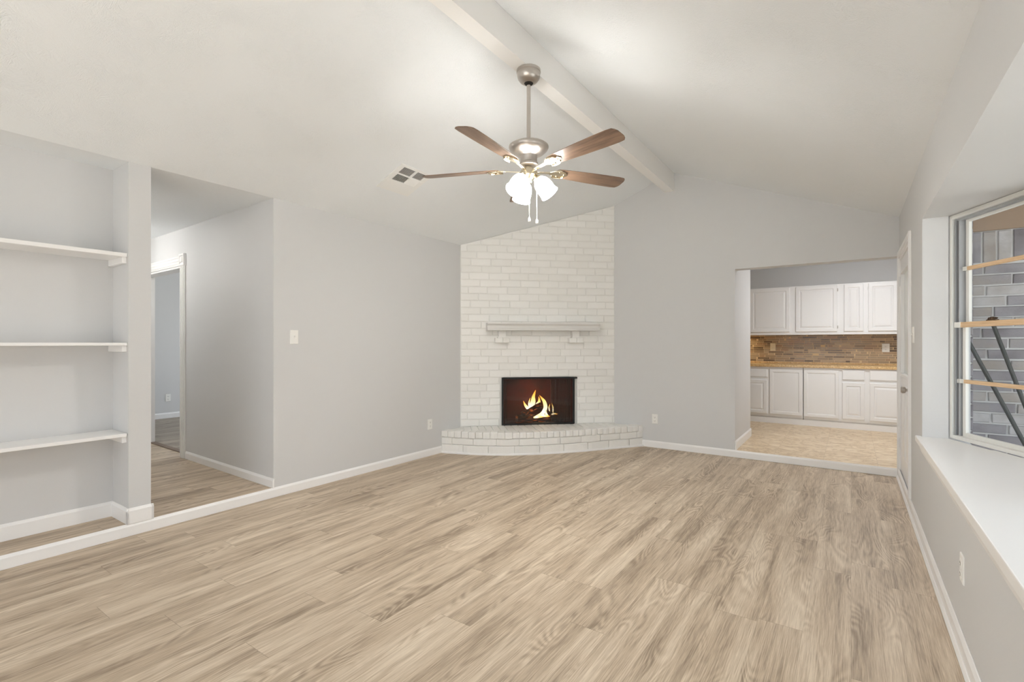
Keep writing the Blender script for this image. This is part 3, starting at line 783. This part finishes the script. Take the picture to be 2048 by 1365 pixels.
# logs and fire (they rest inside the firebox)
LOGD = -.22
def log(p, q, r, lab, d0=LOGD, d1=LOGD):
    P, Q = FF(p[0], p[1], d0), FF(q[0], q[1], d1); mb = MB(); pts = []; rr = []
    for i in range(9):
        u = i/8; v = P.lerp(Q, u) + Vector((random.uniform(-1,1), random.uniform(-1,1), random.uniform(-1,1)))*.006
        pts.append(v); rr.append(r*random.uniform(.9,1.1))
    mb.tube(pts, rr, 12)
    o = mb.build('fire_log', M_log); tag(o, lab, 'log', 'logs burning in the fireplace'); return o
zf = .252
log((.74,zf+.055),(1.28,zf+.055), .05, 'charred log lying flat on the ash at the bottom of the fire', -.20, -.25)
log((.80,.375),(1.06,.505), .034, 'charred log leaning up to the right, left side of the fire', -.115, -.135)
log((1.01,.475),(1.31,.350), .036, 'glowing log sloping down to the right, right side of the fire', -.34, -.32)
fire = thing('fire', 'bright yellow wood fire burning behind the black fireplace screen', 'fire', FF(1.03, .30, LOGD))
def flame(pts, w, d, bend=.0):
    pts = [FF(p[0], p[1], d + bend*i/len(pts)) for i, p in enumerate(pts)]
    # smooth centre line
    cl = []; m = len(pts)
    for i in range(25):
        t = i/24*(m-1); k = min(int(t), m-2); u = t-k
        p0, p1, p2, p3 = pts[max(k-1,0)], pts[k], pts[k+1], pts[min(k+2,m-1)]
        cl.append(.5*((2*p1)+(-p0+p2)*u+(2*p0-5*p1+4*p2-p3)*u*u+(-p0+3*p1-3*p2+p3)*u**3))
    mb = MB(); loops = []
    for i, c in enumerate(cl):
        u = i/24; r = w*(max(0, math.sin(math.pi*min(1, (u+.16)/1.16)))**.9)*(1-.35*u) + .0004
        dv = (cl[min(i+1,24)]-cl[max(i-1,0)]).normalized(); side = dv.cross(fn).normalized()
        loops.append([c + side*math.cos(2*math.pi*k/10)*r + fn*math.sin(2*math.pi*k/10)*r*.45 for k in range(10)])
    n = len(loops)
    for i in range(n-1):
        mb.loft([loops[i], loops[i+1]], False, i/(n-1), True)
    return mb.build('flame', M_flame, fire)
flame([(.905,.400),(.925,.455),(.955,.530),(.962,.600),(.992,.690)], .040, -.165)
flame([(.960,.425),(.935,.470),(.945,.520),(.935,.560)], .030, -.175)
flame([(.990,.455),(1.02,.490),(1.045,.530),(1.04,.60)], .028, -.20)
flame([(.985,.332),(1.075,.375),(1.120,.450),(1.106,.530),(1.075,.575),(1.038,.620)], .030, -.16)
flame([(1.02,.335),(1.095,.350),(1.140,.345),(1.180,.338)], .020, -.15)
flame([(1.228,.385),(1.226,.450),(1.208,.515)], .011, -.18)
flame([(1.185,.400),(1.175,.450),(1.190,.500)], .006, -.19)
flame([(.925,.410),(.880,.455),(.850,.495),(.828,.548)], .021, -.17)
flame([(.895,.475),(.902,.530),(.918,.590)], .010, -.16)
flame([(.822,.366),(.880,.396),(.940,.432)], .020, -.165)
flame([(.958,.330),(1.03,.338),(1.10,.334)], .017, -.145)
flame([(1.155,.345),(1.128,.380),(1.120,.440),(1.128,.49)], .015, -.155)
flame([(1.200,.360),(1.24,.372),(1.29,.362)], .012, -.16)
fl_l = bpy.data.lights.new('fire_glow', 'POINT'); fl_l.energy = .5; fl_l.color = (1,.45,.15); fl_l.shadow_soft_size = .08
flo = bpy.data.objects.new('fire_glow', fl_l); C.objects.link(flo); flo.location = FF(1.0, .66, -.2)

# ------------------------------------------------------------------ ceiling register
cs = math.atan(SLOPE); ax = Vector((math.cos(cs), 0, math.sin(cs)))
FV = Fr((-3.35, 3.13, zceil(-3.35)), ax, (0,1,0), Vector((math.sin(cs),0,-math.cos(cs))))
k_ = 1/math.cos(cs)
r = thing('ceiling_vent', 'white square ceiling register with dark louvre slots on the left slope', 'vent', FV(0,0,0))
pan = [((-3.287+3.35)*k_, (-3.207+3.35)*k_, -.134, .000, 0), ((-3.380+3.35)*k_, (-3.303+3.35)*k_, -.126, .015, 1), ((-3.287+3.35)*k_, (-3.210+3.35)*k_, .028, .135, 0), ((-3.380+3.35)*k_, (-3.303+3.35)*k_, .036, .142, 2)]
mb = MB(); a0, a1, b0, b1 = -.182, .180, -.185, .195
xs = [a0, pan[1][0], pan[1][1], pan[0][0], pan[0][1], a1]
# plate made of strips round the louvre openings
FV.box(mb, a0, pan[1][0], b0, b1, 0, .007); FV.box(mb, pan[0][1], a1, b0, b1, 0, .007); FV.box(mb, pan[1][1], pan[0][0], b0, b1, 0, .007)
for (x0, x1, p, q) in ((pan[1][0], pan[1][1], pan[1], pan[3]), (pan[0][0], pan[0][1], pan[0], pan[2])):
    FV.box(mb, x0, x1, b0, p[2], 0, .007); FV.box(mb, x0, x1, p[3], q[2], 0, .007); FV.box(mb, x0, x1, q[3], b1, 0, .007)
plate = mb.build('face_plate', M_vent, r, .0015)
for (p0, p1, q0, q1, kind) in pan:
    FV.box(MB(), p0-.002, p1+.002, q0-.002, q1+.002, .0005, .0012).build('duct_opening', M_duct if kind < 2 else M_vent, r)
    mb = MB()
    if kind == 0:
        n = 9
        for i in range(n):
            c = p0 + (p1-p0)*(i+.5)/n; mb.prism([(c-.0035,.0015),(c-.0020,.0015),(c+.0008,.008),(c-.0007,.008)], q0, q1, lambda a,b,s: FV(a,s,b))
    elif kind == 1:
        n = 12
        for i in range(n):
            c = q0 + (q1-q0)*(i+.5)/n; mb.prism([(c+.0022,.0015),(c+.004,.0015),(c-.0002,.008),(c-.0018,.008)], p0, p1, lambda a,b,s: FV(s,a,b))
    else:
        n = 9
        for i in range(n):
            c = p0 + (p1-p0)*(i+.5)/n; mb.prism([(c-.004,.006),(c+.004,.003),(c+.004,.0045),(c-.004,.0075)], q0, q1, lambda a,b,s: FV(a,s,b))
    mb.build('louvre', M_vent, r)

# ------------------------------------------------------------------ ceiling fan
FX, FY = -1.802, 2.812
zt = 3.157
fan = thing('ceiling_fan', 'brushed nickel ceiling fan with five walnut blades and three lit shades', 'ceiling fan', (FX, FY, zt))
c0 = (FX, FY, 0)
MB().lathe([(.0001,zt),(.078,zt),(.082,zt-.004),(.082,zt-.020),(.078,zt-.024),(.079,zt-.030),(.078,zt-.044),(.072,zt-.062),(.060,zt-.078),(.044,zt-.089),(.030,zt-.092),(.0001,zt-.092)], c0, (0,0,1), 40).build('canopy', M_nickel, fan)
MB().lathe([(.0001,zt-.075),(.030,zt-.080),(.031,zt-.092),(.024,zt-.100),(.014,zt-.106),(.0001,zt-.106)], c0, (0,0,1), 24).build('hanger_ball', M_black, fan)
MB().lathe([(.0135,zt-.10),(.0135,2.665)], c0, (0,0,1), 20).build('downrod', M_nickel, fan)
MB().lathe([(.0001,2.682),(.026,2.680),(.030,2.664),(.080,2.658),(.120,2.648),(.134,2.638),(.136,2.628),(.128,2.612),(.106,2.592),(.082,2.580),(.062,2.574),(.058,2.568),(.056,2.528),(.064,2.522),(.064,2.508),(.050,2.500),(.0001,2.496)], c0, (0,0,1), 48).build('motor_housing', M_nickel, fan)
MB().lathe([(.0001,2.498),(.028,2.496),(.030,2.478),(.056,2.470),(.062,2.455),(.058,2.436),(.040,2.422),(.026,2.412),(.022,2.392),(.012,2.384),(.0001,2.382)], c0, (0,0,1), 40).build('switch_housing', M_brass, fan)
ZBL = 2.482
PH = 3.8
def blade_outline():
    r0, r1 = .205, .760; pts = []
    top = [(r0,.036),(r0+.015,.048),(.30,.056),(.45,.064),(.60,.069),(.70,.070),(.738,.066),(.752,.050),(r1,.028)]
    return top + [(x,-y) for x, y in reversed(top)]
for i in range(5):
    az = R(-90 + 72*i + PH); rd = Vector((math.cos(az), math.sin(az), 0)); td = Vector((-math.sin(az), math.cos(az), 0))
    pt = R(-12.0)
    tb = td*math.cos(pt) + Vector((0,0,1))*math.sin(pt); up = rd.cross(tb)
    o_ = Vector((FX, FY, ZBL))
    mb = MB(); out = blade_outline()
    lo = [o_ + rd*a + tb*b for a, b in out]; hi = [p + up*.0055 for p in lo]
    mb.loft([lo, hi], True); ob = mb.build('blade', M_blade, fan, .0015, 1)
    uv = ob.data.uv_layers.new(name='grain')
    base = Vector((FX, FY, zt))
    for lp in ob.data.loops:
        p = ob.data.vertices[lp.vertex_index].co + base - o_
        uv.data[lp.index].uv = (p.dot(rd) + i*3, p.dot(tb))
    # bracket: arm from the motor, splitting into a leaf-shaped plate under the blade
    mb = MB()
    arm = [(.060,.012),(.11,.011),(.16,.013),(.185,.030),(.215,.048),(.262,.040),(.290,.016),(.300,0)]
    pl = arm + [(x,-y) for x, y in reversed(arm[:-1])]
    zoff = lambda a: -.030*max(0, 1-a/.17)
    lo = [o_ + rd*a + tb*b - up*.006 + Vector((0,0,zoff(a)*.6)) for a, b in pl]; hi = [p + up*.0055 for p in lo]
    mb.loft([lo, hi], True)
    br = mb.build('blade_iron', M_brass, fan, .001, 1)
    mb = MB()
    for s in (-1, 1):
        arcp = [o_ + rd*(.225+.050*math.sin(t)) + tb*s*(.018+.026*math.cos(t)) - up*.010 for t in [k*math.pi/8 for k in range(-2, 5)]]
        mb.tube(arcp, .0045, 8)
    for a, b in ((.225,.028),(.225,-.028),(.272,0)):
        mb.lathe([(.006,-.0075),(.006,-.010),(.003,-.012)], o_ + rd*a + tb*b, up, 10)
    mb.build('scroll_rib', M_brass, br)
# light kit: three arms, frosted bell shades, bulbs
for i, az in enumerate((24, 144, -96)):
    a = R(az); rd = Vector((math.cos(a), math.sin(a), 0))
    j = Vector((FX, FY, 2.432)) + rd*.040
    ax_ = (rd*.60 + Vector((0,0,-.80))).normalized()
    nb = j + rd*.014 + Vector((0,0,-.006))
    mb = MB().tube([Vector((FX,FY,2.43)) + rd*.02, j, nb + ax_*.01], [.010,.010,.012], 12)
    mb.lathe([(.0001,-.002),(.020,0),(.030,.008),(.032,.026),(.0001,.027)], nb, ax_, 24)
    fit = mb.build('lamp_holder', M_brass, fan)
    prof = [(.027,.016),(.036,.024),(.050,.044),(.057,.068),(.059,.095),(.058,.118),(.060,.136),(.065,.150)]
    inner = [(r_-.003, h) for r_, h in reversed(prof)]
    MB().lathe(prof + inner, nb, ax_, 32, True, False).build('lamp_shade', M_shade, fit)
    MB().lathe([(.0001,.028),(.012,.030),(.016,.050),(.028,.080),(.029,.095),(.020,.112),(.0001,.118)], nb, ax_, 20).build('bulb', M_bulb, fit)
# pull chains
kr = Vector((.823, .568, 0)); kf = Vector((-.568, .823, 0))
for off, dep, z1 in ((.004, -.02, 2.125), (.055, -.01, 2.115)):
    b = Vector((FX, FY, 0)) + kr*off + kf*dep
    mb = MB().tube([b + Vector((0,0,2.40)), b + Vector((0,0,z1+.02))], .0022, 6)
    n_ = 46
    for i in range(n_):
        z = z1 + .02 + (2.39-z1-.02)*i/n_; mb.lathe([(.0003,-.002),(.0034,0),(.0003,.002)], b + Vector((0,0,z)), (0,0,1), 6)
    ch_ = mb.build('pull_chain', M_plastic, fan)
    MB().lathe([(.0005,.030),(.004,.026),(.009,.016),(.010,.004),(.008,-.004),(.0005,-.006)], b + Vector((0,0,z1)), (0,0,1), 14).build('chain_fob', M_plastic, ch_)

# ------------------------------------------------------------------ kitchen
YBASE, YUP, YKW = 8.45, 8.72, 9.05
FK = lambda y: Fr((0,y,0),(1,0,0),(0,0,1),(0,-1,0))
DOORP = [(0,0),(0,.016),(.004,.020),(.046,.020),(.052,.012),(.060,.012),(.082,.019),(.09,.019)]
FLATP = [(0,0),(0,.015),(.006,.020),(.02,.020)]
SHAK = [(0,0),(0,.016),(.004,.020),(.042,.020),(.050,.013),(.054,.013)]
def upper(x0, x1, d0, d1, label, hinge='l', zb=1.43, zt=2.176):
    r = thing('wall_cabinet', label, 'cabinet', ((x0+x1)/2, YUP, zb), 'white wall cabinets over the backsplash')
    F = FK(YUP)
    mb = MB().box(x0, x1, YUP, YKW-.001, zb, zt); mb.build('cabinet_body', M_white, r, .0004, 1)
    dr = F.rings(MB(), d0, d1, 1.474, 2.160, DOORP).build('door', M_white, r)
    hx = d0-.004 if hinge == 'l' else d1+.004
    for z in (1.54, 2.09):
        mb = MB().lathe([(.004,-.022),(.004,.022)], F(hx, z, .010), (0,0,1), 8); F.box(mb, hx-.008, hx+.008, z-.02, z+.02, .001, .004); mb.build('hinge', M_nickel if d0 < -.5 else M_white, dr)
    return r
upper(-2.00, -1.3765, -1.95, -1.42, 'white wall cabinet at the far left, mostly hidden behind the wall', 'l')
upper(-1.3765, -.741, -1.338, -.784, 'wide white wall cabinet above the almond outlet, leftmost in view', 'l')
upper(-.741, -.125, -.700, -.168, 'wide white wall cabinet in the middle, over the bare mosaic', 'r')
upper(-.125, .177, -.083, .147, 'narrow white wall cabinet between two wider ones', 'r')
upper(.177, .80, .205, .536, 'white wall cabinet at the right, beside the white door', 'l')
def lower(x0, x1, fronts, label):
    r = thing('base_cabinet', label, 'cabinet', ((x0+x1)/2, YBASE, STEP), 'white base cabinets under the worktop')
    F = FK(YBASE)
    MB().box(x0, x1, YBASE, YKW-.001, .185, .938).build('cabinet_body', M_white, r, .0004, 1)
    MB().box(x0+.001, x1-.001, YBASE+.03, YKW-.001, STEP, .185).build('toe_kick', M_white, r)
    for (kind, a, b, z0, z1) in fronts:
        F.rings(MB(), a, b, z0, z1, FLATP if kind == 'drawer' else SHAK if kind == 'door' else DOORP).build('drawer' if kind == 'drawer' else 'door', M_white, r)
    return r
lower(-2.55, -1.699, [('door',-2.52,-1.74,.222,.90)], 'white base cabinet at the far left, hidden behind the wall')
lower(-1.699, -1.044, [('drawer',-1.66,-1.06,.782,.900), ('panel',-1.38,-1.06,.222,.737), ('panel',-1.66,-1.40,.222,.737)], 'white base cabinet with drawer at the left edge of the opening')
lower(-1.044, -.588, [('door',-1.025,-.594,.222,.905)], 'white base cabinet with one tall door, left of the dark gap')
lower(-.580, -.121, [('door',-.574,-.141,.218,.907)], 'white base cabinet with one tall door, right of the dark gap')
lower(-.121, .187, [('drawer',-.102,.157,.782,.917), ('panel',-.102,.157,.224,.740)], 'narrow white base cabinet with drawer under the brown counter')
lower(.187, .86, [('drawer',.215,.60,.785,.919), ('panel',.215,.60,.221,.745)], 'white base cabinet with drawer, nearest the white door')
struct(MB().box(-2.58, 1.3, YBASE+.012, YBASE+.029, STEP+.0, .164).build('baseboard_kitchen', M_trim))
ct = tag(MB().box(-2.57, 1.30, 8.415, YKW-.008, .940, .980).build('countertop', M_granite, None, .004), 'speckled gold brown granite countertop on the white base cabinets', 'countertop')
MB().box(-2.57, 1.30, YKW-.026, YKW-.008, .9805, 1.0).build('splash_lip', M_granite, ct)
struct(MB().box(-2.575, 1.36, YKW-.0075, YKW, .94, 1.430).build('wall_backsplash', M_mosaic))
struct(MB().box(-2.58, -2.56, 7.2, YKW-.01, .94, 1.43).build('wall_backsplash_side', M_mosaic))
# kitchen ceiling light (out of sight above the opening)
kl = thing('ceiling_light', 'round flush ceiling light over the kitchen floor', 'ceiling light', (.25, 7.25, ZC))
MB().lathe([(.20,ZC-.03),(.21,ZC-.02),(.21,ZC),(.0001,ZC)], (.25,7.25,0), (0,0,1), 32, True, True).build('light_base', M_nickel, kl)
MB().lathe([(.19,ZC-.03),(.16,ZC-.07),(.08,ZC-.09),(.0001,ZC-.095)], (.25,7.25,0), (0,0,1), 32, True, False).build('diffuser', emit('lit_diffuser', (.97,.98,1.0), KITCHEN_POWER*.41), kl)

ul = thing('undercabinet_light', 'slim warm lamp under the wall cabinet at the far left of the backsplash', 'lamp', (-1.6, 8.86, 1.43))
MB().box(-1.95, -1.42, 8.84, 8.90, 1.412, 1.429).build('lamp_housing', M_plastic, ul)
MB().box(-1.94, -1.43, 8.845, 8.895, 1.409, 1.4125).build('lamp_strip', emit('lit_strip', (1,.80,.45), 9.0), ul)
hl = thing('ceiling_light', 'globe ceiling light in the hall behind the column', 'ceiling light', (-6.4, 1.515, ZC))
MB().lathe([(.0001,ZC),(.07,ZC),(.07,ZC-.015),(.012,ZC-.03),(.012,ZC-.12),(.0001,ZC-.12)], (-6.4,1.515,0), (0,0,1), 24).build('light_base', M_nickel, hl)
MB().lathe([(.0001,ZC-.10),(.05,ZC-.105),(.095,ZC-.14),(.11,ZC-.20),(.095,ZC-.26),(.05,ZC-.30),(.0001,ZC-.31)], (-6.4,1.515,0), (0,0,1), 28).build('globe', emit('lit_globe', (1,.97,.92), 12.0), hl)

dl = thing('hall_fill_light', 'added fill light set in the hall ceiling, hidden behind the column', 'ceiling light', (-5.0, 1.56, ZC))  # added lamp, unseen, only to brighten the hall floor and wall
MB().lathe([(.060,ZC-.004),(.085,ZC-.006),(.088,ZC-.001),(.060,ZC-.001)], (-5.0,1.56,0), (0,0,1), 28, True, False).build('trim_ring', M_plastic, dl)
MB().lathe([(.0001,ZC-.003),(.062,ZC-.003),(.062,ZC-.001),(.0001,ZC-.001)], (-5.0,1.56,0), (0,0,1), 28, False).build('fill_lens', emit('lit_hall_fill', (1,.96,.90), 26.0), dl)

# ------------------------------------------------------------------ outside the bay window
struct(MB().box(-14, 14, -14, 16, -.3, -.12).build('ground', M_ground))
FO = Fr((0, 4.85, 0), (1,0,0), (0,0,1), (0,-1,0))
mb = MB(); FO.box(mb, .52, 3.4, -.12, 2.9, -.10, 0)
ow = struct(mb.build('wall_outside', M_omortar))
mb = brick_panel(MB(), FO, .70, 3.4, -.112, 1.872, .254, .0762, .012, deep=.012, jit=.003, cham=.004)
# soldier course under the frieze
s = .70
while s < 3.38:
    FO.rings(mb, s+.006, s+.072, 1.882, 2.10, [(0,-.004),(0,.008),(.004,.012)], random.random()); s += .0782
mb.build('bricks', M_obrick, ow)
# return pier at the house corner
FP = Fr((0, 4.80, 0), (1,0,0), (0,0,1), (0,-1,0))
mb = MB(); FP.box(mb, .53, .715, -.12, 2.35, -.05, 0); pr_ = struct(mb.build('wall_outside_pier', M_omortar))
mb = MB()
for k in range(24):
    z = -.112 + k*.0975; FP.rings(mb, .525, .722, z+.006, z+.0915, [(0,-.004),(0,.010),(.008,.020)], random.uniform(0,.35))
mb.build('bricks', M_obrick, pr_)
struct(FO.box(MB(), .52, 3.4, 2.107, 2.42, 0, .030).build('trim_2', M_frieze))
struct(MB().box(XR+.14, 5.0, 2.4, 4.85, 2.42, 2.46).build('ceiling_eave_shade', M_frieze))  # eave edge carried far out, out of view, to shade the outside brick
for nm, p, q, lab in (('a', (.618,4.50,1.405), (.92,4.50,.66), 'dark pole slanting across the lower window, nearer the frame'),
                  ('b', (.805,4.70,1.451), (.961,4.70,.901), 'dark pole slanting behind the lower window, at its right edge')):
    P_, Q_ = Vector(p), Vector(q); d = (Q_-P_).normalized(); t = (Q_.z+.12)/-d.z
    E_ = Q_ + d*t
    mb = MB().tube([P_, P_.lerp(E_, .5), E_], .0125, 10); mb.lathe([(.0135,0),(.0135,.03),(.006,.034)], P_ - d*.02, d, 10)
    tag(mb.build('pole', M_pole), lab, 'pole', 'poles leaning outside the window')
